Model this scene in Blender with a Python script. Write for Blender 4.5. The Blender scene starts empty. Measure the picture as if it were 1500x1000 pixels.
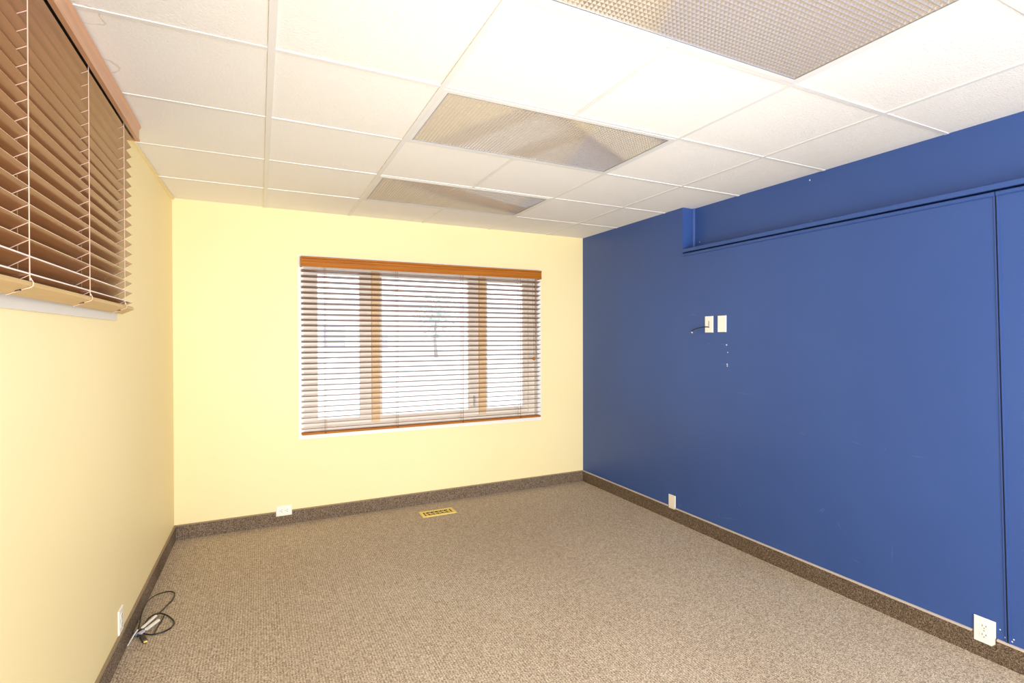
import bpy, bmesh, math, random
from mathutils import Vector, Matrix
random.seed(7)
S = bpy.context.scene
C = S.collection

# ------------------------------------------------------------------ camera, world, lights, exposure
W, D, H, BH = 3.465, 4.331, 2.408, 0.1056      # right wall, back wall, ceiling, base strip height
WR = 3.577                                     # recessed upper right wall
YF = -1.3                                      # wall behind the camera
cam_d = bpy.data.cameras.new('camera'); cam = bpy.data.objects.new('camera', cam_d); C.objects.link(cam)
cam_d.sensor_width = 36.0; cam_d.lens = 36.0 * 758.85 / 1500.0; cam_d.clip_start = 0.02; cam_d.clip_end = 500
R3 = Matrix(((0.8988798, 0.0051003, -0.4381656), (-0.4381900, 0.0055492, -0.8988652), (-0.0021531, 0.9999716, 0.0072229)))
cam.matrix_world = Matrix.Translation((0.5684, 0.0, 1.4268)) @ R3.to_4x4()
S.camera = cam
S.view_settings.view_transform = 'Standard'; S.view_settings.look = 'None'
S.view_settings.gamma = 1.0; S.view_settings.use_curve_mapping = False
S.view_settings.exposure = 0.84
S.cycles.max_bounces = 10; S.cycles.diffuse_bounces = 6; S.cycles.glossy_bounces = 4
S.cycles.transmission_bounces = 6; S.cycles.transparent_max_bounces = 12
S.cycles.sample_clamp_indirect = 6.0

wd = bpy.data.worlds.new('sky'); S.world = wd; wd.use_nodes = True
bg = wd.node_tree.nodes['Background']; bg.inputs[0].default_value = (0.93, 0.96, 1.0, 1); bg.inputs[1].default_value = 1.55

def lamp(name, kind, loc, target, energy, color, **kw):
    d = bpy.data.lights.new(name, kind); d.energy = energy; d.color = color
    for k, v in kw.items(): setattr(d, k, v)
    o = bpy.data.objects.new(name, d); C.objects.link(o); o.location = loc
    o.rotation_euler = (Vector(target) - Vector(loc)).to_track_quat('-Z', 'Y').to_euler()
    return o
# the photographer's flash, bounced off the ceiling, plus two fill lamps added behind the camera
lamp('bounce_flash', 'SPOT', (1.00, 0.05, 1.30), (1.35, 1.55, 2.41), 18, (1.0, 0.985, 0.96), spot_size=math.radians(140), spot_blend=1.0, shadow_soft_size=0.15)
lamp('far_fill', 'SPOT', (1.55, -0.75, 1.05), (1.75, 4.33, 1.75), 150, (1.0, 0.985, 0.96), spot_size=math.radians(78), spot_blend=1.0, shadow_soft_size=0.25)  # added fill for the back wall and far ceiling
lamp('rear_fill', 'AREA', (1.75, -1.22, 1.25), (1.75, 3.0, 0.9), 78, (0.98, 0.985, 1.0), shape='RECTANGLE', size=2.6, size_y=2.1)  # added soft fill from an unseen opening

# ------------------------------------------------------------------ materials
def mat(name, color=(.8, .8, .8), rough=.5, metal=0.0, spec=.5, coat=0.0):
    m = bpy.data.materials.new(name); m.use_nodes = True
    b = m.node_tree.nodes['Principled BSDF']
    b.inputs['Base Color'].default_value = (*color, 1); b.inputs['Roughness'].default_value = rough
    b.inputs['Metallic'].default_value = metal; b.inputs['Specular IOR Level'].default_value = spec
    b.inputs['Coat Weight'].default_value = coat
    return m
def N(m, t, **kw):
    n = m.node_tree.nodes.new(t)
    for k, v in kw.items():
        if k in n.inputs: n.inputs[k].default_value = v
        else: setattr(n, k, v)
    return n
def L(m, a, ao, b, bi): m.node_tree.links.new(a.outputs[ao], b.inputs[bi])
def bsdf(m): return m.node_tree.nodes['Principled BSDF']
def coords(m, scale=(1, 1, 1)):
    g = N(m, 'ShaderNodeNewGeometry'); mp = N(m, 'ShaderNodeMapping'); mp.inputs['Scale'].default_value = scale
    L(m, g, 'Position', mp, 'Vector'); return mp
def ramp(m, stops):
    r = N(m, 'ShaderNodeValToRGB'); e = r.color_ramp.elements
    while len(e) < len(stops): e.new(0.5)
    for q, (p, c) in zip(e, stops): q.position = p; q.color = (*c, 1)
    return r
def bump(m, src, out, strength, dist):
    b = N(m, 'ShaderNodeBump', Strength=strength, Distance=dist)
    L(m, src, out, b, 'Height'); L(m, b, 'Normal', bsdf(m), 'Normal')

def wall_paint(name, c1, c2, rough, spec):
    m = mat(name, c1, rough, spec=spec)
    mp = coords(m); n = N(m, 'ShaderNodeTexNoise', Scale=1.3, Detail=3.0); L(m, mp, 0, n, 'Vector')
    r = ramp(m, [(0.35, c1), (0.7, c2)]); L(m, n, 'Fac', r, 'Fac'); L(m, r, 'Color', bsdf(m), 'Base Color')
    n2 = N(m, 'ShaderNodeTexNoise', Scale=160.0, Detail=4.0); L(m, mp, 0, n2, 'Vector')
    bump(m, n2, 'Fac', 0.12, 0.002)
    return m
M_YEL = wall_paint('yellow paint', (0.87, 0.74, 0.41), (0.885, 0.755, 0.43), 0.5, 0.35)
M_BLUE = wall_paint('blue paint', (0.031, 0.078, 0.270), (0.036, 0.087, 0.290), 0.42, 0.5)

def carpet(name, dark, mid, light, rows):
    m = mat(name, mid, 0.95, spec=0.1)
    mp = coords(m)
    n = N(m, 'ShaderNodeTexNoise', Scale=300.0, Detail=2.0, Roughness=0.7); L(m, mp, 0, n, 'Vector')
    v = N(m, 'ShaderNodeTexVoronoi', Scale=260.0); L(m, mp, 0, v, 'Vector')
    w = N(m, 'ShaderNodeTexWave', Scale=rows, Distortion=2.5, Detail=1.0); w.inputs['Detail Scale'].default_value = 30.0
    L(m, mp, 0, w, 'Vector')
    a = N(m, 'ShaderNodeMath', operation='MULTIPLY_ADD'); a.inputs[1].default_value = 0.17
    sp = N(m, 'ShaderNodeSeparateColor'); L(m, v, 'Color', sp, 0)
    av = N(m, 'ShaderNodeMath', operation='MULTIPLY_ADD'); av.inputs[1].default_value = 0.55; L(m, sp, 0, av, 0)
    hn = N(m, 'ShaderNodeMath', operation='MULTIPLY'); hn.inputs[1].default_value = 0.45; L(m, n, 'Fac', hn, 0); L(m, hn, 0, av, 2)
    L(m, w, 'Fac', a, 0); L(m, av, 0, a, 2)
    r = ramp(m, [(0.22, dark), (0.58, mid), (0.95, light)]); L(m, a, 0, r, 'Fac')
    big = N(m, 'ShaderNodeTexNoise', Scale=1.1, Detail=4.0); L(m, mp, 0, big, 'Vector')
    br = ramp(m, [(0.3, (0.93, 0.90, 0.86)), (0.7, (1.0, 1.0, 1.0))]); L(m, big, 'Fac', br, 'Fac')
    mx = N(m, 'ShaderNodeMix', data_type='RGBA', blend_type='MULTIPLY'); mx.inputs[0].default_value = 1.0
    L(m, r, 'Color', mx, 6); L(m, br, 'Color', mx, 7); L(m, mx, 2, bsdf(m), 'Base Color')
    bump(m, v, 'Distance', 0.5, 0.004)
    return m
M_CARPET = carpet('brown loop carpet', (0.16, 0.115, 0.075), (0.46, 0.37, 0.275), (0.80, 0.70, 0.57), 26.0)
M_BASE = carpet('carpet strip', (0.052, 0.036, 0.023), (0.165, 0.120, 0.083), (0.37, 0.29, 0.22), 30.0)
M_BIND = mat('binding tan', (0.30, 0.22, 0.13), 0.8)
M_BIND2 = mat('binding pale', (0.55, 0.47, 0.40), 0.8)

M_TILE = mat('ceiling tile', (0.89, 0.87, 0.825), 0.9, spec=0.1)
mp = coords(M_TILE, (1, 1.6, 1)); n = N(M_TILE, 'ShaderNodeTexNoise', Scale=95.0, Detail=5.0, Roughness=0.65); L(M_TILE, mp, 0, n, 'Vector')
bump(M_TILE, n, 'Fac', 0.55, 0.006)
g0 = coords(M_TILE)
# faint brown water marks on the tile beside the left blind
def ring(cx, cy, rad, width, seed):
    sx = N(M_TILE, 'ShaderNodeVectorMath', operation='SUBTRACT'); sx.inputs[1].default_value = (cx, cy, H + .006)
    nz = N(M_TILE, 'ShaderNodeTexNoise', Scale=14.0, Detail=3.0); L(M_TILE, g0, 0, nz, 'Vector')
    L(M_TILE, g0, 0, sx, 0)
    ln = N(M_TILE, 'ShaderNodeVectorMath', operation='LENGTH'); L(M_TILE, sx, 0, ln, 0)
    ad = N(M_TILE, 'ShaderNodeMath', operation='MULTIPLY_ADD'); ad.inputs[1].default_value = 0.06; L(M_TILE, nz, 'Fac', ad, 0); L(M_TILE, ln, 'Value', ad, 2)
    c = N(M_TILE, 'ShaderNodeMath', operation='COMPARE'); c.inputs[1].default_value = rad + 0.03; c.inputs[2].default_value = width; L(M_TILE, ad, 0, c, 0)
    return c
r1 = ring(0.085, 1.985, 0.058, 0.0022, 0); r2 = ring(0.055, 2.33, 0.062, 0.0035, 1)
mxr = N(M_TILE, 'ShaderNodeMath', operation='MAXIMUM'); L(M_TILE, r1, 0, mxr, 0); L(M_TILE, r2, 0, mxr, 1)
mh = N(M_TILE, 'ShaderNodeMath', operation='MULTIPLY'); mh.inputs[1].default_value = 0.35; L(M_TILE, mxr, 0, mh, 0)
mx = N(M_TILE, 'ShaderNodeMix', data_type='RGBA'); mx.inputs[6].default_value = (0.89, 0.87, 0.825, 1); mx.inputs[7].default_value = (0.50, 0.40, 0.30, 1)
L(M_TILE, mh, 0, mx, 0); L(M_TILE, mx, 2, bsdf(M_TILE), 'Base Color')
M_TBAR = mat('white enamel grid', (0.76, 0.75, 0.72), 0.45)

def wood(name, c1, c2, rough, axis, spec=0.5):
    m = mat(name, c1, rough, spec=spec)
    sc = [55, 55, 55]; sc[axis] = 2.5
    mp = coords(m, tuple(sc)); n = N(m, 'ShaderNodeTexNoise', Scale=1.0, Detail=4.0); L(m, mp, 0, n, 'Vector')
    r = ramp(m, [(0.3, c1), (0.7, c2)]); L(m, n, 'Fac', r, 'Fac'); L(m, r, 'Color', bsdf(m), 'Base Color')
    return m
M_WOODX = wood('stained wood along the back', (0.34, 0.108, 0.010), (0.43, 0.150, 0.017), 0.5, 0, 0.15)
M_SLATX = wood('slat wood along the back', (0.19, 0.084, 0.036), (0.245, 0.112, 0.05), 0.35, 0)
M_WOODY = wood('stained wood along the left', (0.52, 0.27, 0.145), (0.58, 0.31, 0.175), 0.33, 1)
M_SLATY = wood('slat wood along the left', (0.27, 0.114, 0.042), (0.33, 0.144, 0.058), 0.19, 1)
M_RAILY = wood('bare rail wood along the left', (0.54, 0.36, 0.16), (0.60, 0.41, 0.19), 0.45, 1)
M_CORD = mat('cream cord', (0.66, 0.47, 0.35), 0.8)
M_CORDB = mat('brown cord', (0.30, 0.16, 0.08), 0.8)
M_EDGE_LIT = mat('lit edge strip', (0.80, 0.70, 0.64), 0.5)  # bright edge of the lowest slats, light put into the colour
M_EDGE = mat('slat edge highlight', (0.85, 0.64, 0.44), 0.4)  # room light along the slat edges, put into the colour
M_DARK = mat('dark metal', (0.03, 0.025, 0.02), 0.5)
M_HEAD = mat('black headrail', (0.012, 0.011, 0.010), 0.5)
M_WHITE = mat('white paint', (0.84, 0.83, 0.80), 0.4)
M_PLATE = mat('white plastic', (0.88, 0.85, 0.78), 0.35)
M_IVORY = mat('ivory plastic', (0.85, 0.80, 0.68), 0.35)
M_SLOT = mat('slot shadow', (0.02, 0.02, 0.02), 0.7)
M_BLACK = mat('black rubber', (0.012, 0.011, 0.010), 0.35)
M_GOLD = mat('gold contact', (0.85, 0.60, 0.20), 0.3, 1.0)
M_BRASS = mat('polished brass', (0.88, 0.70, 0.22), 0.40, 0.55)
M_SILVER = mat('silver', (0.75, 0.77, 0.80), 0.3, 0.9)
M_TAN = mat('tan paint on timber', (0.85, 0.60, 0.33), 0.5)
M_CREAM = mat('cream sash paint', (0.90, 0.82, 0.72), 0.45)
M_STEEL = mat('steel frame', (0.30, 0.31, 0.34), 0.4, 0.6)
M_CHIP = mat('bare plaster chip', (0.75, 0.76, 0.80), 0.8)
M_SCUFF = mat('pale scuff', (0.085, 0.145, 0.34), 0.6)
M_GLASS = bpy.data.materials.new('window glass'); M_GLASS.use_nodes = True
nt = M_GLASS.node_tree; nt.nodes.clear()
o_ = nt.nodes.new('ShaderNodeOutputMaterial'); t_ = nt.nodes.new('ShaderNodeBsdfTransparent'); gl = nt.nodes.new('ShaderNodeBsdfGlossy')
gl.inputs['Roughness'].default_value = 0.02; fr = nt.nodes.new('ShaderNodeFresnel'); fr.inputs[0].default_value = 1.25; mxs = nt.nodes.new('ShaderNodeMixShader')
nt.links.new(fr.outputs[0], mxs.inputs[0]); nt.links.new(t_.outputs[0], mxs.inputs[1]); nt.links.new(gl.outputs[0], mxs.inputs[2]); nt.links.new(mxs.outputs[0], o_.inputs[0])
# clear prismatic acrylic
M_LENS = bpy.data.materials.new('prismatic acrylic'); M_LENS.use_nodes = True
nt = M_LENS.node_tree; nt.nodes.clear()
o_ = nt.nodes.new('ShaderNodeOutputMaterial')
tl = nt.nodes.new('ShaderNodeBsdfTranslucent'); tl.inputs[0].default_value = (0.9, 0.86, 0.8, 1)
df = nt.nodes.new('ShaderNodeBsdfDiffuse'); df.inputs[0].default_value = (0.60, 0.54, 0.455, 1)
gl = nt.nodes.new('ShaderNodeBsdfGlossy'); gl.inputs[0].default_value = (0.95, 0.93, 0.9, 1); gl.inputs['Roughness'].default_value = 0.07
m1 = nt.nodes.new('ShaderNodeMixShader'); m1.inputs[0].default_value = 0.2
m2 = nt.nodes.new('ShaderNodeMixShader'); m2.inputs[0].default_value = 0.55
nt.links.new(df.outputs[0], m1.inputs[1]); nt.links.new(tl.outputs[0], m1.inputs[2])
nt.links.new(m1.outputs[0], m2.inputs[1]); nt.links.new(gl.outputs[0], m2.inputs[2]); nt.links.new(m2.outputs[0], o_.inputs[0])

# ------------------------------------------------------------------ mesh helpers
class MB:
    def __init__(s): s.v = []; s.f = []; s.mi = []
    def add(s, vs, fs, mi=0):
        k = len(s.v); s.v += [tuple(p) for p in vs]; s.f += [tuple(i + k for i in f) for f in fs]; s.mi += [mi] * len(fs)
    def box(s, a, b, mi=0, T=None):
        x0, x1 = sorted((a[0], b[0])); y0, y1 = sorted((a[1], b[1])); z0, z1 = sorted((a[2], b[2]))
        vs = [Vector(p) for p in ((x0,y0,z0),(x1,y0,z0),(x1,y1,z0),(x0,y1,z0),(x0,y0,z1),(x1,y0,z1),(x1,y1,z1),(x0,y1,z1))]
        if T: vs = [T(p) for p in vs]
        s.add(vs, [(0,3,2,1),(4,5,6,7),(0,1,5,4),(1,2,6,5),(2,3,7,6),(3,0,4,7)], mi)
        return s
    def prism(s, prof, fn, t0, t1, mi=0):      # closed profile (a,b) swept straight: fn(a,b,t) -> point
        n = len(prof)
        vs = [fn(a, b, t0) for a, b in prof] + [fn(a, b, t1) for a, b in prof]
        fs = [tuple(range(n))[::-1], tuple(range(n, 2*n))] + [(i, (i+1) % n, n + (i+1) % n, n + i) for i in range(n)]
        s.add(vs, fs, mi); return s
    def tube(s, pts, r, seg=8, mi=0):
        pts = [Vector(p) for p in pts]; n = len(pts); rs = r if isinstance(r, (list, tuple)) else [r] * n
        tan = [(pts[min(i+1, n-1)] - pts[max(i-1, 0)]).normalized() for i in range(n)]
        u = tan[0].orthogonal().normalized(); vs = []
        for i in range(n):
            u = (u - tan[i] * u.dot(tan[i])).normalized(); w = tan[i].cross(u)
            vs += [pts[i] + (u * math.cos(2*math.pi*k/seg) + w * math.sin(2*math.pi*k/seg)) * rs[i] for k in range(seg)]
        fs = [(i*seg+k, i*seg+(k+1) % seg, (i+1)*seg+(k+1) % seg, (i+1)*seg+k) for i in range(n-1) for k in range(seg)]
        fs += [tuple(range(seg))[::-1], tuple(range((n-1)*seg, n*seg))]
        s.add(vs, fs, mi); return s
    def ball(s, c, r, seg=12, ring=8, sc=(1, 1, 1)):
        vs = [(c[0], c[1], c[2] + r*sc[2])]
        for i in range(1, ring):
            t = math.pi*i/ring
            vs += [(c[0]+r*sc[0]*math.sin(t)*math.cos(2*math.pi*k/seg), c[1]+r*sc[1]*math.sin(t)*math.sin(2*math.pi*k/seg), c[2]+r*sc[2]*math.cos(t)) for k in range(seg)]
        vs.append((c[0], c[1], c[2] - r*sc[2])); fs = [(0, 1+k, 1+(k+1) % seg) for k in range(seg)]
        for i in range(ring-2):
            a = 1+i*seg; fs += [(a+k, a+seg+k, a+seg+(k+1) % seg, a+(k+1) % seg) for k in range(seg)]
        a = 1+(ring-2)*seg; fs += [(a+(k+1) % seg, a+k, len(vs)-1) for k in range(seg)]
        s.add(vs, fs); return s
    def build(s, name, mats, parent=None, smooth=False, bevel=0.0, origin=None):
        me = bpy.data.meshes.new(name)
        o0 = Vector(origin) if origin is not None else Vector((0, 0, 0))
        me.from_pydata([tuple(Vector(v) - o0) for v in s.v], [], s.f)
        for m in (mats if isinstance(mats, (list, tuple)) else [mats]): me.materials.append(m)
        for p, i in zip(me.polygons, s.mi): p.material_index = i; p.use_smooth = smooth
        bm = bmesh.new(); bm.from_mesh(me); bmesh.ops.recalc_face_normals(bm, faces=bm.faces)
        if bevel: bmesh.ops.bevel(bm, geom=list(bm.edges), offset=bevel, segments=2, affect='EDGES', profile=0.5)
        bm.to_mesh(me); bm.free(); me.update()
        o = bpy.data.objects.new(name, me); C.objects.link(o)
        if parent is not None:
            o.parent = parent
            base = Vector((0, 0, 0)); q = parent
            while q is not None: base += q.location; q = q.parent
            o.location = o0 - base
        else: o.location = o0
        return o
def smooth_path(p, n=8, closed=False):         # Catmull-Rom
    p = [Vector(q) for q in p]; out = []
    for i in range(len(p) - 1):
        a = p[max(i-1, 0)]; b = p[i]; c = p[i+1]; d = p[min(i+2, len(p)-1)]
        for k in range(n):
            t = k/n
            out.append(0.5*((2*b) + (c-a)*t + (2*a-5*b+4*c-d)*t*t + (3*b-a-3*c+d)*t**3))
    out.append(p[-1]); return out
def tag(o, label=None, cat=None, group=None, kind=None):
    for k, v in (('label', label), ('category', cat), ('group', group), ('kind', kind)):
        if v: o[k] = v
    return o
def empty(name, loc, label, cat, group=None):
    o = bpy.data.objects.new(name, None); C.objects.link(o); o.location = loc; o.empty_display_size = 0.05
    return tag(o, label, cat, group)
def struct(o, label=None): return tag(o, label, None, None, 'structure')
def copy_tree(o, parent=None):
    c = o.copy(); C.objects.link(c); c.parent = parent
    for ch in list(o.children): copy_tree(ch, c)
    return c

def LX(y): return 0.02 - 0.015 * (D - y)        # the left wall runs very slightly out of square
def TL(p): return Vector((p[0] + LX(p[1]), p[1], p[2]))

# ------------------------------------------------------------------ room shell
struct(MB().box((-0.3, YF - .1, -0.10), (3.9, D + .12, 0.0)).build('floor', M_CARPET))
# back wall with the window opening
wx0, wx1, wz0, wz1 = 0.872, 2.952, 0.678, 2.040
b = MB(); T = D + .14
b.box((-0.3, D, 0), (wx0, T, H + .15)).box((wx1, D, 0), (WR + .2, T, H + .15)).box((wx0, D, 0), (wx1, T, wz0)).box((wx0, D, wz1), (wx1, T, H + .15))
struct(b.build('wall_back', M_YEL), 'yellow painted back wall around the window')
# left wall with its high window opening
ly0, ly1, lz0, lz1 = 0.50, 2.76, 1.555, 2.34
b = MB()
for a, c in (((-.14, YF, 0), (0, ly0, H + .15)), ((-.14, ly1, 0), (0, D, H + .15)), ((-.14, ly0, 0), (0, ly1, lz0)), ((-.14, ly0, lz1), (0, ly1, H + .15))):
    b.box(a, c, T=TL)
struct(b.build('wall_left', M_YEL), 'yellow painted left wall with high blind-covered window')
# right wall: thick lower panel, full height pier near the corner, recessed wall above the moulding
LEDGE, PIER = 2.062, 2.976
b = MB()
b.box((WR, YF, 0), (WR + .2, D, H + .15))
b.box((W, YF, 0), (WR, PIER, LEDGE)).box((W, PIER, 0), (WR, D, H + .15))
wr = struct(b.build('wall_right', M_BLUE), 'dark blue right wall with recessed band at the top')
# wall behind the camera, with a wide opening made for the fill light
b = MB()
b.box((-0.3, YF - .12, 0), (0.35, YF, H + .15)).box((3.15, YF - .12, 0), (WR + .2, YF, H + .15)).box((0.35, YF - .12, 2.35), (3.15, YF, H + .15))
struct(b.build('wall_front', M_WHITE))

# moulding along the top of the blue panel
def sweep_y(b, prof, y0, y1): return b.prism(prof, lambda a, z, t: Vector((W - a, t, z)), y0, y1)
fas = sweep_y(MB(), [(0, 2.071), (.006, 2.071), (.007, 2.074), (.007, 2.094), (0, 2.098), (-.10, 2.099), (-.10, 2.071)], YF, PIER)
struct(fas.build('trim_1', M_BLUE))
def half_round(z, r, n=8): return [(r * math.cos(t), z + r * math.sin(t)) for t in [-math.pi/2 + math.pi*i/n for i in range(n + 1)]]
SEAM = 1.112
b = sweep_y(MB(), half_round(2.051, .011), SEAM + .002, PIER); sweep_y(b, half_round(2.051, .011), YF, SEAM - .002)
struct(b.build('trim_2', M_BLUE, smooth=False))
# quarter round in the corner of the recess
b = MB(); prof = [(WR, PIER)] + [(WR - .017 * math.cos(t), PIER - .017 * math.sin(t)) for t in [math.pi/2 * i/6 for i in range(7)]]
b.prism(prof, lambda x, y, t: Vector((x, y, t)), 2.098, H + .02)
struct(b.build('trim_3', M_BLUE))
# vertical joint between the two blue panels: a raised lip and a dark gap
def seam_y(z): return 1.063 + (SEAM - 1.063) * (z - .096) / (2.033 - .096)
b = MB()
def lean(p): return Vector((p[0], p[1] + seam_y(p[2]), p[2]))
b.box((W - .003, .0035, BH), (W + .001, .008, 2.043), T=lean)
b.box((W - .0035, -.009, BH), (W + .001, -.0025, 2.043), T=lean)
struct(b.build('trim_4', M_BLUE))
gap = MB().box((W - .0012, -.0025, BH), (W + .001, .0035, 2.043), T=lean)
struct(gap.build('trim_5', mat('joint shadow gap', (0.006, 0.009, 0.03), 0.9)))

# carpet base strips with bound top edges; notched under the wall plates
BT = 0.010
b = MB(); e = MB()
for x0, x1, z in ((-0.02, 0.674, BH), (0.674, 0.789, 0.066), (0.789, W - .0, BH)):
    b.box((x0, D - BT, 0), (x1, D, z - (.006 if z == BH else 0)))
    if z == BH: e.box((x0, D - BT - .0015, z - .007), (x1, D, z))
o = struct(b.build('baseboard_back', M_BASE)); struct(e.build('binding_edge', M_BIND, o))
b = MB(); e = MB()
b.box((0, YF, 0), (BT, D - BT, BH - .006), T=TL); e.box((0, YF, BH - .007), (BT + .0015, D - BT, BH), T=TL)
o = struct(b.build('baseboard_left', M_BASE)); struct(e.build('binding_edge', M_BIND, o))
b = MB(); e = MB()
for y0, y1, z in ((YF, 1.098, BH), (1.098, 1.188, 0.060), (1.188, 3.043, BH), (3.043, 3.130, 0.086), (3.130, D - BT, BH)):
    b.box((W - BT, y0, 0), (W, y1, z - (.006 if z == BH else 0)))
    if z == BH: e.box((W - BT - .0015, y0, z - .008), (W, y1, z))
    else: b.box((W - .002, y0, z), (W, y1, BH))
o = struct(b.build('baseboard_right', M_BASE)); struct(e.build('binding_edge', M_BIND2, o))

# ------------------------------------------------------------------ suspended ceiling
GX, GY, G = 1.221, 1.953, 0.61
cols = [-0.06] + [GX + i * G for i in range(-1, 4)] + [WR + .02]
rows = [YF] + [GY + j * G for j in range(-5, 4)] + [D + .02]
def is_light(ci, ri):                         # columns 2 and 3 of every second row hold the 4 ft troffers
    yc = rows[ri]
    j = round((yc - GY) / G) if ri > 0 else 99
    return cols[ci] > GX - .01 and cols[ci] < GX + 2 * G - .01 and j in (-4, -2, 0, 2) and ri > 0
b = MB()
for ri in range(len(rows) - 1):
    for ci in range(len(cols) - 1):
        if is_light(ci, ri): continue
        x0, x1, y0, y1 = cols[ci], cols[ci+1], rows[ri], rows[ri+1]
        dz = [random.uniform(-.0012, .0012) for _ in range(4)]
        z = H + .0055
        vs = [(x0, y0, z+dz[0]), (x1, y0, z+dz[1]), (x1, y1, z+dz[2]), (x0, y1, z+dz[3])]
        vs += [(p[0], p[1], z + .016) for p in vs]
        b.add(vs, [(0,3,2,1),(4,5,6,7),(0,1,5,4),(1,2,6,5),(2,3,7,6),(3,0,4,7)])
b.box((-0.3, YF - .1, H + .14), (WR + .2, D + .12, H + .17))
ceil = struct(b.build('ceiling', M_TILE), 'suspended ceiling of white textured tiles')
b = MB(); hw = .012
for x in cols[1:-1]:
    main = x < GX + .01
    w_ = hw if main else .0095
    if abs(x - (GX + G)) < .01:
        for ri in range(len(rows) - 1):
            if not is_light(3, ri): b.box((x - w_, rows[ri], H + .0022), (x + w_, rows[ri+1], H + .012))
    else: b.box((x - w_, YF, H + (.001 if main else .0022)), (x + w_, D, H + .012))
for y in rows[1:-1]: b.box((-.03, y - .0095, H + .0020), (WR, y + .0095, H + .012))
grid = struct(b.build('suspension_grid', M_TBAR, ceil))
# wall angle under the tile edges along the two yellow walls
b = MB()
b.box((0, YF, H - .004), (.014, D, H + .001), T=TL)
struct(b.build('trim_6', M_YEL))

# ------------------------------------------------------------------ ceiling lights
def troffer():
    x0, x1, y0, y1 = 0.0095, 2*G - .0095, 0.0095, G - .0095
    r = empty('ceiling_light', (0, 0, 0), '', 'light fixture')
    hz = MB(); z1 = H + .12
    hz.box((x0, y0, z1), (x1, y1, z1 + .002)).box((x0, y0, H + .004), (x0 + .002, y1, z1)).box((x1 - .002, y0, H + .004), (x1, y1, z1))
    hz.box((x0, y0, H + .004), (x1, y0 + .002, z1)).box((x0, y1 - .002, H + .004), (x1, y1, z1))
    hz.build('housing', M_WHITE, r)
    f = MB(); w_ = .022
    for a, c in (((x0, y0), (x1, y0 + w_)), ((x0, y1 - w_), (x1, y1)), ((x0, y0 + w_), (x0 + w_, y1 - w_)), ((x1 - w_, y0 + w_), (x1, y1 - w_))):
        f.box((a[0], a[1], H + .0005), (c[0], c[1], H + .005))
    f.build('door_frame', M_TBAR, r)
    g = MB(); xa, xb, ya, yb = x0 + w_, x1 - w_, y0 + w_, y1 - w_
    e = .004
    for a, c in (((xa, ya), (xb, ya + e)), ((xa, yb - e), (xb, yb)), ((xa, ya + e), (xa + e, yb - e)), ((xb - e, ya + e), (xb, yb - e))):
        g.box((a[0], a[1], H + .001), (c[0], c[1], H + .008))
    g.build('lens_edge', M_STEEL, r)
    n = MB(); nx, ny = 70, 33; xa += e; xb -= e; ya += e; yb -= e
    vs = [(xa + (xb-xa)*i/nx, ya + (yb-ya)*j/ny, H + .0035) for j in range(ny + 1) for i in range(nx + 1)]
    k = len(vs); vs += [(xa + (xb-xa)*(i+.5)/nx, ya + (yb-ya)*(j+.5)/ny, H + .0095) for j in range(ny) for i in range(nx)]
    fs = []
    for j in range(ny):
        for i in range(nx):
            a = j*(nx+1)+i; q = [a, a+1, a+nx+2, a+nx+1]; c = k + j*nx + i
            fs += [(q[t], q[(t+1) % 4], c) for t in range(4)]
    n.add(vs, fs); n.build('lens', M_LENS, r)
    for yy in (.19, .42):
        t = MB().tube([(.05, yy, H + .075), (2*G - .05, yy, H + .075)], .016, 12); t.build('fluorescent_tube', M_WHITE, r, True)
    return r
t0 = troffer()
TR = [(-2, 'recessed fluorescent light nearest the camera, cut by the top edge of the photo'),
      (0, 'middle recessed fluorescent light with prismatic lens, one row ahead of the nearest'),
      (2, 'farthest and smallest-looking recessed fluorescent light, nearest the yellow window wall')]
for i, (j, lab) in enumerate(TR):
    r = t0 if i == 0 else copy_tree(t0)
    r.location = (GX, GY + j * G, 0)
    tag(r, lab, 'light fixture', 'prismatic ceiling lights')

# ------------------------------------------------------------------ back window
b = MB()
for a, c in (((.838, .642), (2.985, wz0)), ((.838, wz1), (2.985, 2.073)), ((.838, wz0), (wx0, wz1)), ((wx1, wz0), (2.985, wz1))):
    b.box((a[0], D - .005, a[1]), (c[0], D + .001, c[1]))
for a, c in (((wx0, wz0), (wx0 + .005, wz1)), ((wx1 - .005, wz0), (wx1, wz1)), ((wx0 + .005, wz0), (wx1 - .005, wz0 + .005)), ((wx0 + .005, wz1 - .005), (wx1 - .005, wz1))):
    b.box((a[0], D - .001, a[1]), (c[0], D + .06, c[1]))
win = struct(b.build('window_1', M_WHITE, bevel=0), 'white trimmed back window behind the open blind')
f = MB()
for a, c in (((wx0, wz0), (wx1, wz0 + .05)), ((wx0, wz1 - .055), (wx1, wz1)), ((wx0, wz0 + .05), (wx0 + .07, wz1 - .055)), ((wx1 - .07, wz0 + .05), (wx1, wz1 - .055))):
    f.box((a[0], D + .06, a[1]), (c[0], D + .13, c[1]))
fr_ = struct(f.build('window_frame', M_CREAM, win))
for xa, xb in ((1.41, 1.475), (2.375, 2.44)):
    struct(MB().box((xa, D + .055, wz0 + .05), (xb, D + .135, wz1 - .055)).build('mullion', M_TAN, win))
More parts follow.
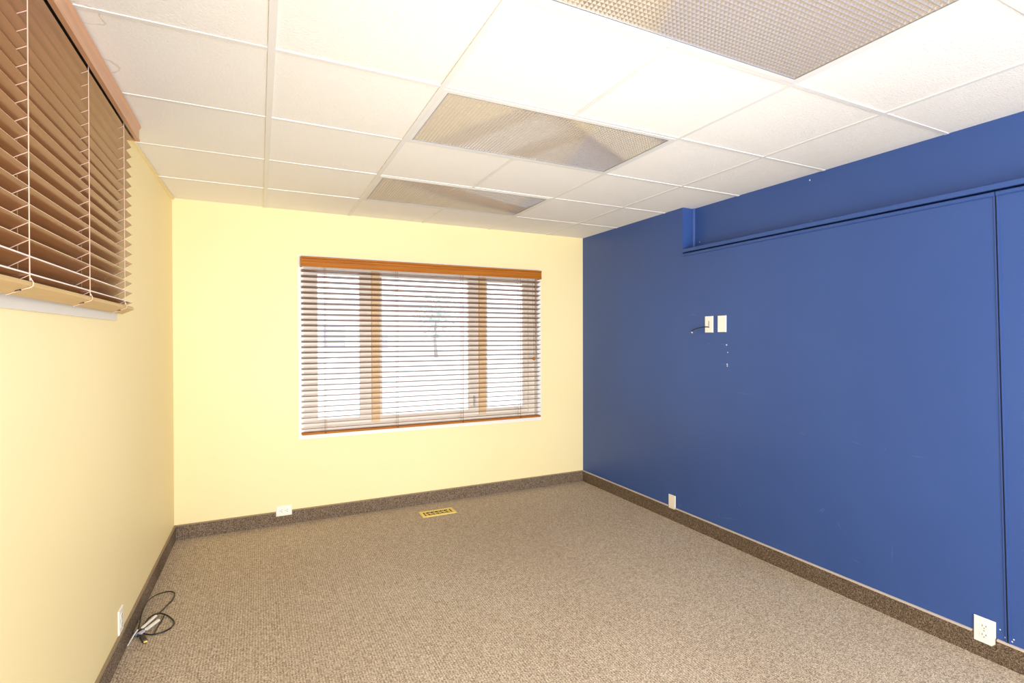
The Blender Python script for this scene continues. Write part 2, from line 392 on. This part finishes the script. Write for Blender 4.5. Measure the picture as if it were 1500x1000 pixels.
for xa, xb in ((wx0 + .07, 1.41), (1.475, 2.375), (2.44, wx1 - .07)):
    s = MB(); w_ = .045; za, zb = wz0 + .05, wz1 - .055
    wl, wr_ = (.045 if xa < 1 else .022), (.045 if xb > 2.5 else .095)
    for a, c in (((xa, za), (xb, za + w_)), ((xa, zb - w_), (xb, zb)), ((xa, za + w_), (xa + wl, zb - w_)), ((xb - wr_, za + w_), (xb, zb - w_))):
        s.box((a[0], D + .075, a[1]), (c[0], D + .115, c[1]))
    so = struct(s.build('sash', M_CREAM, win))
    struct(MB().box((xa + wl, D + .093, za + w_), (xb - wr_, D + .097, zb - w_)).build('pane', M_GLASS, so))
h = MB().box((2.318, D + .062, .80), (2.333, D + .075, .90)).box((2.32, D + .045, .80), (2.331, D + .062, .81))
h.tube([(2.325, D + .05, .805), (2.325, D + .045, .90)], .006)
struct(h.build('sash_lock', M_SILVER, win))

# slat blind of the back window
bx0, bx1, byc = 0.860, 2.952, D - .034
blind = empty('window_blind', (1.9, D - .03, wz0), 'stained wooden slat blind, slats open, on the far yellow wall over the bright window', 'blind')
v = MB()
vp = [(.0, 1.976), (.007, 1.976), (.009, 1.984), (.006, 1.990), (.006, 2.014), (.003, 2.016), (.003, 2.020), (.006, 2.022), (.006, 2.036), (.003, 2.039), (.009, 2.042), (.010, 2.054), (.0, 2.056)]
v.prism([(a, z) for a, z in vp], lambda a, z, t: Vector((t, D - .066 - a, z)), bx0 - .004, bx1 + .003)
for x in (bx0 - .004, bx1 - .005): v.box((x, D - .066, 1.976), (x + .008, D - .0055, 2.056))
v.build('valance', M_WOODX, blind)
MB().box((bx0 + .01, D - .058, 1.995), (bx1 - .01, D - .010, 2.045)).build('headrail', M_HEAD, blind)
def slat_x(z, tilt, t=.0034):
    s = MB(); w2 = .025; prof = []
    for k in range(5): u = -1 + k * .5; prof.append((u * w2, t/2 + .0012 * (1 - u*u)))
    prof += [(a, q - t) for a, q in reversed(prof)]
    ct, st = math.cos(tilt), math.sin(tilt)
    s.prism(prof, lambda a, q, x: Vector((x, byc + a*ct + q*st, z - a*st + q*ct)), bx0, bx1)
    return s
tilt = math.radians(12.5)
NS = 30; ztop, zbot = 1.9475, 0.7235
for k in range(NS):
    z = ztop + (zbot - ztop) * k / (NS - 1)
    slat_x(z, tilt).build('slat', M_SLATX, blind, origin=(1.9, byc, z))
rl = MB().box((bx0, byc - .026, .680), (bx1, byc + .026, .697)); ro = rl.build('bottom_rail', M_WOODX, blind, bevel=.003)
LAD = (1.030, 1.596, 2.172, 2.738)
for x in LAD:
    l = MB()
    l.tube([(x, byc - .027, 1.99), (x, byc - .027, .70)], .0011, 6); l.tube([(x, byc + .027, 1.99), (x, byc + .027, .70)], .0011, 6)
    l.tube([(x + .012, byc, 1.99), (x + .012, byc, .70)], .0009, 6)
    for k in range(NS):
        z = ztop + (zbot - ztop) * k / (NS - 1) - .004
        l.tube([(x, byc - .026, z + .0045), (x, byc + .026, z - .0045)], .0008, 5)
    l.build('ladder_cord', M_CORDB, blind)
    MB().tube([(x, byc - .027, .690), (x, byc - .029, .690)], .006, 10).build('cord_plug', M_DARK, ro)
cx_ = 2.885
MB().tube([(cx_ + .012, D - .063, 1.99), (cx_ + .014, D - .066, 1.22)], .0034, 8).build('tilt_cord', M_SLATX, blind)
MB().tube([(cx_ - .022, D - .063, 1.99), (cx_ - .012, D - .068, 1.245)], .0014, 8).build('lift_cord', M_CORDB, blind)
MB().ball((cx_ - .012, D - .070, 1.232), .014, sc=(1, 1, 1.15)).build('cord_tassel', M_WOODX, blind, True)

# ------------------------------------------------------------------ left window and its blind
b = MB(); LC = .009
for a, c in (((ly0 - .05, lz0 - .05), (ly1 + .05, lz0)), ((ly0 - .05, lz1), (ly1 + .05, lz1 + .04)), ((ly0 - .05, lz0), (ly0, lz1)), ((ly1, lz0), (ly1 + .05, lz1))):
    b.box((-.001, a[0], a[1]), (LC, c[0], c[1]), T=TL)
w2 = struct(b.build('window_2', mat('aged white trim', (0.68, 0.65, 0.58), 0.5)), 'white trimmed high window behind the left blind')
f = MB(); w_ = .05
for a, c in (((ly0, lz0), (ly1, lz0 + w_)), ((ly0, lz1 - w_), (ly1, lz1)), ((ly0, lz0 + w_), (ly0 + w_, lz1 - w_)), ((ly1 - w_, lz0 + w_), (ly1, lz1 - w_)), ((1.605, lz0 + w_), (1.655, lz1 - w_))):
    f.box((-.11, a[0], a[1]), (-.06, c[0], c[1]), T=TL)
f2 = struct(f.build('window_frame', M_CREAM, w2))
for ya, yb in ((ly0 + w_, 1.605), (1.655, ly1 - w_)):
    struct(MB().box((-.088, ya, lz0 + w_), (-.084, yb, lz1 - w_), T=TL).build('pane', M_GLASS, f2))

XB, SW, TT = 0.014, 0.050, math.radians(34)    # back edge, slat width, tilt (room edge up)
YE, YN = 2.842, 0.42                           # slat ends
lb = empty('window_blind', (0.03, 1.63, lz0), 'tan wooden slat blind tilted nearly shut on the left wall, at the photo edge', 'blind')
v = MB(); VX = .076
prof = [(VX - .014, 2.333), (VX + .001, 2.333), (VX + .003, 2.340), (VX - .001, 2.346), (VX - .001, 2.388), (VX + .004, 2.393), (VX + .007, 2.403), (VX - .014, 2.403)]
v.prism(prof, lambda a, z, t: Vector((a, t, z)), YN - .01, 2.905)
for y in (YN - .01, 2.897): v.box((.012, y, 2.333), (VX - .014, y + .008, 2.403))
v.build('valance', M_WOODY, lb)
MB().box((.012, YN + .02, 2.352), (.062, 2.87, 2.400)).build('headrail', M_HEAD, lb)
ct, st = math.cos(TT), math.sin(TT); XF = XB + SW * ct
def slat_y(zf, tilt, t=.0034):                 # zf: height of the room-side edge
    s = MB(); c_, s_ = math.cos(tilt), math.sin(tilt); prof = [(0, -t/2), (SW, -t/2), (SW, t/2), (0, t/2)]
    s.prism(prof, lambda a, q, y: Vector((XF - (SW - a) * c_ - q * s_, y, zf - (SW - a) * s_ + q * c_)), YN, YE)
    s.mi[3] = 1                                # room-side edge, its highlight painted as a paler colour
    return s
SP = 0.0435; NZ = 18
zs = [1.588 + SP * k for k in range(NZ)]
for k, z in enumerate(zs):
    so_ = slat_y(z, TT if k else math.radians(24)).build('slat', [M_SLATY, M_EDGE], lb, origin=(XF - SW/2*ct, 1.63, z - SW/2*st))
    if k < 2: MB().box((XF - .0006, YN, z - .0016), (XF + .0012, YE - .02, z + .0022)).build('lit_edge', M_EDGE_LIT, so_)  # pale strip standing in for light caught on the edge
RT = math.radians(26); rc, rs = math.cos(RT), math.sin(RT)
rp = [(0, 0), (.051, 0), (.051, .015), (0, .015)]
rail = MB().prism(rp, lambda a, q, y: Vector((XB - .002 + a*rc - q*rs, y, 1.536 + a*rs + q*rc)), YN, YE + .03)
ro = rail.build('bottom_rail', M_RAILY, lb, bevel=.002)
for y in (2.695, 2.190, 1.680, 1.170, 0.660):
    l = MB()
    fx = XF + .0015
    ux = XB - .002 + .051*rc; uz = 1.536 + .051*rs
    l.tube(smooth_path([(fx, y, 2.36), (fx, y, 1.9), (fx, y, 1.60), (fx + .001, y + .004, 1.578), (ux + .003, y + .010, uz + .008), (ux + .001, y + .006, uz - .002), (ux - .012, y + .002, uz - .0085)], 6), .0013, 8)
    bxx = XB - .0012
    l.tube([(bxx, y, 2.36), (bxx, y, 1.56)], .0007, 6)
    MB().tube([(XB + SW*ct*.5, y, 2.36), (XB + SW*ct*.5, y, 1.56)], .0008, 6).build('lift_cord', M_CORDB, lb)
    for k, z in enumerate(zs):
        zz = z - .0026
        l.tube([(fx, y, zz), (bxx, y, zz - SW*st)], .0010, 6)
    l.tube([(ux - .012, y + .002, uz - .0085), (ux - .046, y, uz - .0245)], .0010, 6)
    l.build('ladder_cord', M_CORD, lb)
    px, pz = ux - .024, uz - .024*rs/rc
    MB().tube([(px - .004*rs*0, y, pz + .002), (px + .0025*rs, y, pz - .0025*rc)], .0065, 12).build('cord_plug', M_DARK, ro)

# ------------------------------------------------------------------ wall plates and outlets
def receptacle(parent, place, mplate):
    """duplex receptacle in local (u across, w along, d proud of the wall)"""
    for sgn in (-1, 1):
        r = MB(); pts = [(.0165 * max(-1, min(1, 1.25*math.cos(t))), sgn*.0195 + .0145 * math.sin(t)) for t in [2*math.pi*i/20 for i in range(20)]]
        r.prism(pts, lambda u, w, d: place(u, w, d), .005, .0075)
        ro_ = r.build('receptacle', mplate, parent)
        s = MB()
        for u0 in (-.0065, .0065): 
            s.add([place(u0+a, sgn*.0195 + .003 + c, d) for d in (.0070, .0078) for a, c in ((-.0012,-.004),(.0012,-.004),(.0012,.004),(-.0012,.004))],
                  [(0,1,2,3),(4,5,6,7),(0,1,5,4),(1,2,6,5),(2,3,7,6),(3,0,4,7)])
        pts = [(.0022*math.cos(t), sgn*.0195 - .0075 + .0022*math.sin(t)) for t in [2*math.pi*i/10 for i in range(10)]]
        s.prism(pts, place, .0070, .0078)
        s.build('socket_slots', M_SLOT, ro_)
    s = MB(); s.prism([(.003*math.cos(t), .003*math.sin(t)) for t in [2*math.pi*i/10 for i in range(10)]], place, .005, .0066); s.build('screw', M_SILVER, parent)
def plate(parent, place, hu, hw_, m, cut=0.0, hole=None):
    p = MB(); o = [(-hu, -hw_), (hu, -hw_), (hu, hw_), (-hu, hw_)]
    if cut: o = [(-hu, -hw_), (hu - cut, -hw_), (hu, -hw_ + cut*1.0), (hu, hw_), (-hu, hw_)]
    k = len(o); i_ = [(a * .94, c * .96) for a, c in o]
    vs = [place(a, c, 0) for a, c in o] + [place(a, c, .003) for a, c in o] + [place(a, c, .0058) for a, c in i_]
    fs = [tuple(range(k))[::-1], tuple(range(2*k, 3*k))] + [(i, (i+1) % k, k+(i+1) % k, k+i) for i in range(k)] + [(k+i, k+(i+1) % k, 2*k+(i+1) % k, 2*k+i) for i in range(k)]
    p.add(vs, fs); return p.build('cover_plate', m, parent)
def on_right(yc, zc): return lambda u, w, d: Vector((W - d, yc - u, zc + w))
def on_back(xc, zc): return lambda u, w, d: Vector((xc + w, D - d, zc + u))
def on_left(yc, zc): return lambda u, w, d: Vector((LX(yc + u) + d, yc + u, zc + w))

o = empty('power_outlet', (W, 1.1435, .119), 'white duplex outlet low on the blue wall near its vertical joint', 'outlet')
pl = on_right(1.1435, .119); plate(o, pl, .0385, .056, M_PLATE, .014); receptacle(o, pl, M_PLATE)
o = empty('wall_plate', (W, 3.0865, .1415), 'blank ivory plate straddling the base strip below the blue wall', 'wall plate')
pl = on_right(3.0865, .1415); plate(o, pl, .0365, .0535, M_IVORY, .008)
for w in (.03, -.03):
    s = MB(); s.prism([(.003*math.cos(t), w + .003*math.sin(t)) for t in [2*math.pi*i/10 for i in range(10)]], pl, .005, .0064); s.build('screw', M_IVORY, o)
o = empty('power_outlet', (.731, D, .107), 'white sideways duplex outlet under the window wall at the left', 'outlet')
pl = on_back(.731, .107); plate(o, pl, .0375, .056, M_PLATE); receptacle(o, pl, M_PLATE)
o = empty('power_outlet', (LX(2.86), 2.86, .160), 'white duplex outlet on the left yellow wall above the black cable', 'outlet')
pl = on_left(2.862, .160); plate(o, pl, .036, .054, M_PLATE); receptacle(o, pl, M_PLATE)

o = empty('wall_plate', (W, 2.7165, 1.520), 'ivory wall plate with slot and black cable coming out, high on the blue wall', 'wall plate')
pl = on_right(2.7165, 1.5195); plate(o, pl, .0365, .0585, M_PLATE)
s = MB(); s.add([pl(a, c, d) for d in (.0055, .0062) for a, c in ((-.003,-.012),(.004,-.012),(.004,.024),(-.003,.024))], [(0,1,2,3),(4,5,6,7),(0,1,5,4),(1,2,6,5),(2,3,7,6),(3,0,4,7)])
s.build('slot', mat('slot grey', (.30, .28, .24), .8), o)
o = empty('wall_plate', (W, 2.6015, 1.520), 'blank ivory wall plate, right of the plate with a cable', 'wall plate')
pl = on_right(2.6015, 1.5205); plate(o, pl, .0365, .0575, M_PLATE)
for w in (.042, -.042):
    s = MB(); s.prism([(.003*math.cos(t), w + .003*math.sin(t)) for t in [2*math.pi*i/10 for i in range(10)]], pl, .005, .0064); s.build('screw', M_IVORY, o)
o = empty('coaxial_cable', (W - .008, 2.712, 1.499), 'short black cable stub bending left out of the slotted wall plate', 'cable')
pts = smooth_path([(W - .006, 2.712, 1.4995), (W - .022, 2.722, 1.501), (W - .030, 2.760, 1.499), (W - .033, 2.815, 1.489), (W - .033, 2.852, 1.473), (W - .032, 2.862, 1.464)], 6)
MB().tube(pts, .0036, 8).build('cable_jacket', M_BLACK, o, True)
MB().tube([(W - .032, 2.857, 1.467), (W - .031, 2.846, 1.459)], [.0055, .0050], 10).build('connector', M_SILVER, o, True)
AN = [(2.5632, 1.374, .0050, 'white screw anchor in the blue wall, topmost below the two plates'),
      (2.5535, 1.323, .0032, 'small white screw anchor in the blue wall, between two others'),
      (2.5575, 1.241, .0044, 'white screw anchor in the blue wall, second from the bottom of the column'),
      (2.5565, 1.229, .0040, 'white screw anchor in the blue wall, lowest of the column')]
for y, z, r, lab in AN:
    m_ = MB(); pts = [(r*math.cos(t), r*math.sin(t)) for t in [2*math.pi*i/12 for i in range(12)]]
    q = on_right(y, z); m_.prism(pts, q, 0, .0018); m_.prism([(a*.35, c*.35) for a, c in pts], q, .0018, .0022, 1)
    tag(m_.build('screw_anchor', [M_CHIP, M_CHIP], origin=(W, y, z)), lab, 'wall anchor', 'white anchors in the blue wall')

# paint chips and scuffs on the blue wall
ch = MB(); sc_ = MB()
def blot(b, x, y, z, r, n=7):
    pts = []
    for i in range(n):
        t = 2*math.pi*i/n; q = r * random.uniform(.6, 1.15); pts.append((q*math.cos(t), q*math.sin(t)))
    b.prism(pts, lambda u, w, d: Vector((x - d, y + u, z + w)), 0, .0004)
def streak(b, x, p, q, w):
    p, q = Vector(p), Vector(q); d = (q - p).normalized(); nn = Vector((-d.y, d.x)) * w
    m = p + (q-p) * .5
    pts = [p, m + nn, q, m - nn]
    b.prism([(a.x, a.y) for a in pts], lambda u, v_, t: Vector((x - t, u, v_)), 0, .0004)
blot(ch, WR, 2.040, 2.379, .005); blot(ch, WR, 2.915, 2.150, .004); blot(sc_, WR, 2.03, 2.13, .006)
blot(ch, W, 1.126 - .035, .150, .003); blot(ch, W, 1.045, .130, .004); blot(ch, W, 1.072, .125, .004); blot(ch, W, 1.05, .118, .004)
for p, q, w in (((2.62, 1.378), (2.575, 1.378), .002), ((2.73, 1.38), (2.70, 1.378), .002), ((2.62, 1.242), (2.57, 1.241), .0015), ((2.90, 1.60), (2.84, 1.59), .002),
                ((2.47, 1.055), (2.36, 1.05), .0015), ((2.62, .165), (2.47, .195), .002), ((2.64, .185), (2.62, .160), .003), ((2.47, .33), (2.44, .28), .002),
                ((1.915, .41), (1.87, .455), .0022), ((1.90, .40), (1.862, .465), .0015), ((1.80, .40), (1.78, .36), .0015), ((1.74, .86), (1.66, .85), .0012), ((1.56, .86), (1.55, .84), .0015), ((1.45, .84), (1.36, .84), .0012),
                ((2.02, .86), (1.99, .85), .0018), ((1.52, .37), (1.52, .28), .0015), ((1.73, .22), (1.67, .21), .0015), ((3.02, .125), (2.985, .145), .002)):
    streak(sc_, W, p, q, w)
struct(ch.build('paint_chips', M_CHIP, wr)); struct(sc_.build('scuff_marks', M_SCUFF, wr))

# ------------------------------------------------------------------ floor register
fx0, fx1, fy0, fy1 = 1.727, 2.012, 3.990, 4.130
reg = empty('floor_register', ((fx0+fx1)/2, (fy0+fy1)/2, 0), 'brass floor vent with scrollwork slots set in the carpet below the window', 'vent')
MB().box((fx0 + .02, fy0 + .02, .0002), (fx1 - .02, fy1 - .02, .0016)).build('duct_opening', M_SLOT, reg)
f = MB(); w_ = .026
def lip(a, c): f.box((a[0], a[1], .0002), (c[0], c[1], .0055))
lip((fx0, fy0), (fx1, fy0 + w_)); lip((fx0, fy1 - w_), (fx1, fy1)); lip((fx0, fy0 + w_), (fx0 + w_, fy1 - w_)); lip((fx1 - w_, fy0 + w_), (fx1, fy1 - w_))
f.build('frame', M_BRASS, reg, bevel=.0012)
g = MB(); ix0, ix1, iy0, iy1 = fx0 + w_, fx1 - w_, fy0 + w_, fy1 - w_; ym = (iy0 + iy1)/2
for x in (ix0 + .018, ix1 - .018): g.box((x - .004, iy0, .002), (x + .004, iy1, .005))
xa, xb = ix0 + .023, ix1 - .023
g.box((xa, ym - .0035, .002), (xb, ym + .0035, .005))
nn = 5
for k in range(nn + 1):
    x = xa + (xb - xa) * k / nn
    for sg in (-1, 1):
        yo = iy1 if sg > 0 else iy0
        g.tube(smooth_path([(x - .012, ym + sg*.004, .0035), (x - .004, ym + sg*.020, .0035), (x + .006, (ym + yo)/2 + sg*.012, .0035), (x + .014, yo, .0035)], 4), .0027, 6)
        if k < nn: g.ball((x + (xb-xa)/nn*.5 + .006, ym + sg*.030, .0035), .0045, 8, 6, (1, 1, .3))
g.build('scroll_grille', M_BRASS, reg)

# ------------------------------------------------------------------ coiled cable by the left wall
cab = empty('video_cable', (0.07, 3.05, 0), 'coiled black video cable with gold tipped plug, lying on the carpet by the left wall', 'cable')
c0 = (0.055, 3.075, .012)
loop = [(0.040, 2.985, .010), (0.034, 3.03, .012), (0.030, 3.10, .026), (0.026, 3.18, .040), (0.030, 3.27, .045), (0.050, 3.36, .035), (0.085, 3.425, .018), (0.118, 3.440, .008), (0.138, 3.405, .006),
        (0.136, 3.34, .006), (0.118, 3.27, .008), (0.100, 3.20, .012), (0.078, 3.13, .016), (0.058, 3.07, .016), (0.045, 3.03, .013)]
loop2 = [(0.045, 3.03, .013), (0.050, 3.09, .016), (0.066, 3.15, .020), (0.098, 3.175, .018), (0.136, 3.150, .010), (0.166, 3.10, .006), (0.178, 3.06, .005), (0.168, 3.015, .005), (0.138, 2.99, .005), (0.100, 2.985, .006), (0.068, 3.00, .009), (0.046, 3.03, .011)]
tail = [(0.046, 3.03, .011), (0.040, 3.045, .010), (0.042, 3.02, .009), (0.052, 2.99, .008), (0.060, 2.972, .008)]
MB().tube(smooth_path(loop + loop2[1:] + tail[1:], 6), .0034, 8).build('cable_jacket', M_BLACK, cab, True)
MB().tube(smooth_path([(0.122, 3.172, .010), (0.118, 3.11, .005), (0.108, 3.05, .004), (0.104, 2.995, .004)], 6), .0030, 8).build('cable_tail', M_BLACK, cab, True)
def along(p, q, w, h, name, m, parent):
    p, q = Vector(p), Vector(q); d = (q - p).normalized(); s = d.cross(Vector((0, 0, 1))).normalized(); u = s.cross(d)
    b = MB(); b.prism([(-w, -h), (w, -h), (w, h), (-w, h)], lambda a, c, t: p + s*a + u*c + d*t, 0, (q-p).length)
    return b.build(name, m, parent, bevel=min(w, h)*.3)
plug = along((0.058, 2.985, .009), (0.078, 2.930, .009), .0105, .006, 'plug', M_BLACK, cab)
along((0.078, 2.930, .009), (0.083, 2.916, .009), .0075, .0035, 'plug_tip', M_GOLD, plug)
along((0.050, 3.035, .025), (0.092, 3.135, .027), .0055, .0035, 'white_sleeve', M_PLATE, cab)
along((0.068, 3.020, .020), (0.108, 3.100, .018), .0075, .0045, 'white_adapter', M_PLATE, cab)
along((0.046, 3.000, .016), (0.060, 3.018, .018), .008, .005, 'adapter_boot', mat('grey lilac boot', (.55, .50, .55), .4), cab)
thin = empty('network_cable', (0.03, 2.98, 0), 'thin pale cable end with clear plug against the left base strip', 'cable')
MB().tube(smooth_path([(0.012, 2.93, .004), (0.018, 2.97, .010), (0.028, 3.00, .022), (0.036, 3.02, .028)], 6), .0026, 8).build('cable_jacket', M_WHITE, thin, True)
along((0.020, 3.035, .010), (0.036, 3.005, .010), .007, .006, 'clear_plug', mat('blue grey plastic', (.22, .27, .32), .25), thin)

# ------------------------------------------------------------------ outside
struct(MB().box((-60, D + .14, -.30), (90, 120, -.12)).build('ground', mat('pale concrete', (.62, .62, .62), .9)))
sd = MB().box((-1.35, -1.0, -.12), (-1.15, 4.2, 3.2)); sd.box((-1.35, -1.0, 3.0), (-.15, 4.2, 3.2))  # unseen wall and eave added to keep the left window dark
struct(sd.build('wall_blocker', mat('brown window blocker', (.16, .09, .06), .9)), 'brown wall and eave added outside the left window to darken it')
bl = empty('building', (8, 46, -.12), 'pale low building across the street, seen through the blind', 'building')
MB().box((-6, 45, -.12), (30, 55, 4.4)).build('wall', mat('pale render', (.80, .80, .80), .9), bl)
MB().box((-6.4, 44.6, 4.4), (30.4, 55.4, 4.7)).build('roof', mat('grey roof edge', (.66, .66, .69), .8), bl)
for xa, xb, za, zb in ((5.3, 6.98, .65, 2.4), (9.8, 10.5, .5, 1.8)):
    MB().box((xa, 44.92, za), (xb, 45.02, zb)).build('window', mat('dim glazing', (.40, .42, .50), .5), bl)
tr = empty('tree', (13.3, 40, -.12), 'grey green tree across the street, seen through the blind', 'tree')
MB().tube([(13.3, 40, -.13), (13.2, 40, 1.3), (13.3, 40.1, 3.0)], [.16, .12, .06], 10).build('trunk', mat('bark', (.42, .40, .38), .9), tr, True)
b = MB()
for k in range(420):
    a, t, q = random.uniform(0, 6.283), random.uniform(-1, 1), random.random() ** .5
    c = Vector((13.3 + 1.9*q*math.cos(a)*math.sqrt(1-t*t), 40 + 1.9*q*math.sin(a)*math.sqrt(1-t*t), 3.2 + 1.9*q*t))
    n_ = Vector((random.uniform(-1,1), random.uniform(-1,1), random.uniform(-1,1))).normalized(); u = n_.orthogonal().normalized(); w3 = n_.cross(u)
    r = random.uniform(.12, .26)
    b.add([c + u*r, c + w3*r*.6 + n_*.02, c - u*r, c - w3*r*.6 - n_*.02, c + n_*.03], [(0,1,4),(1,2,4),(2,3,4),(3,0,4)])
tag(b.build('foliage', mat('dull leaves', (.58, .64, .61), .8), tr), None, None, None, 'stuff')
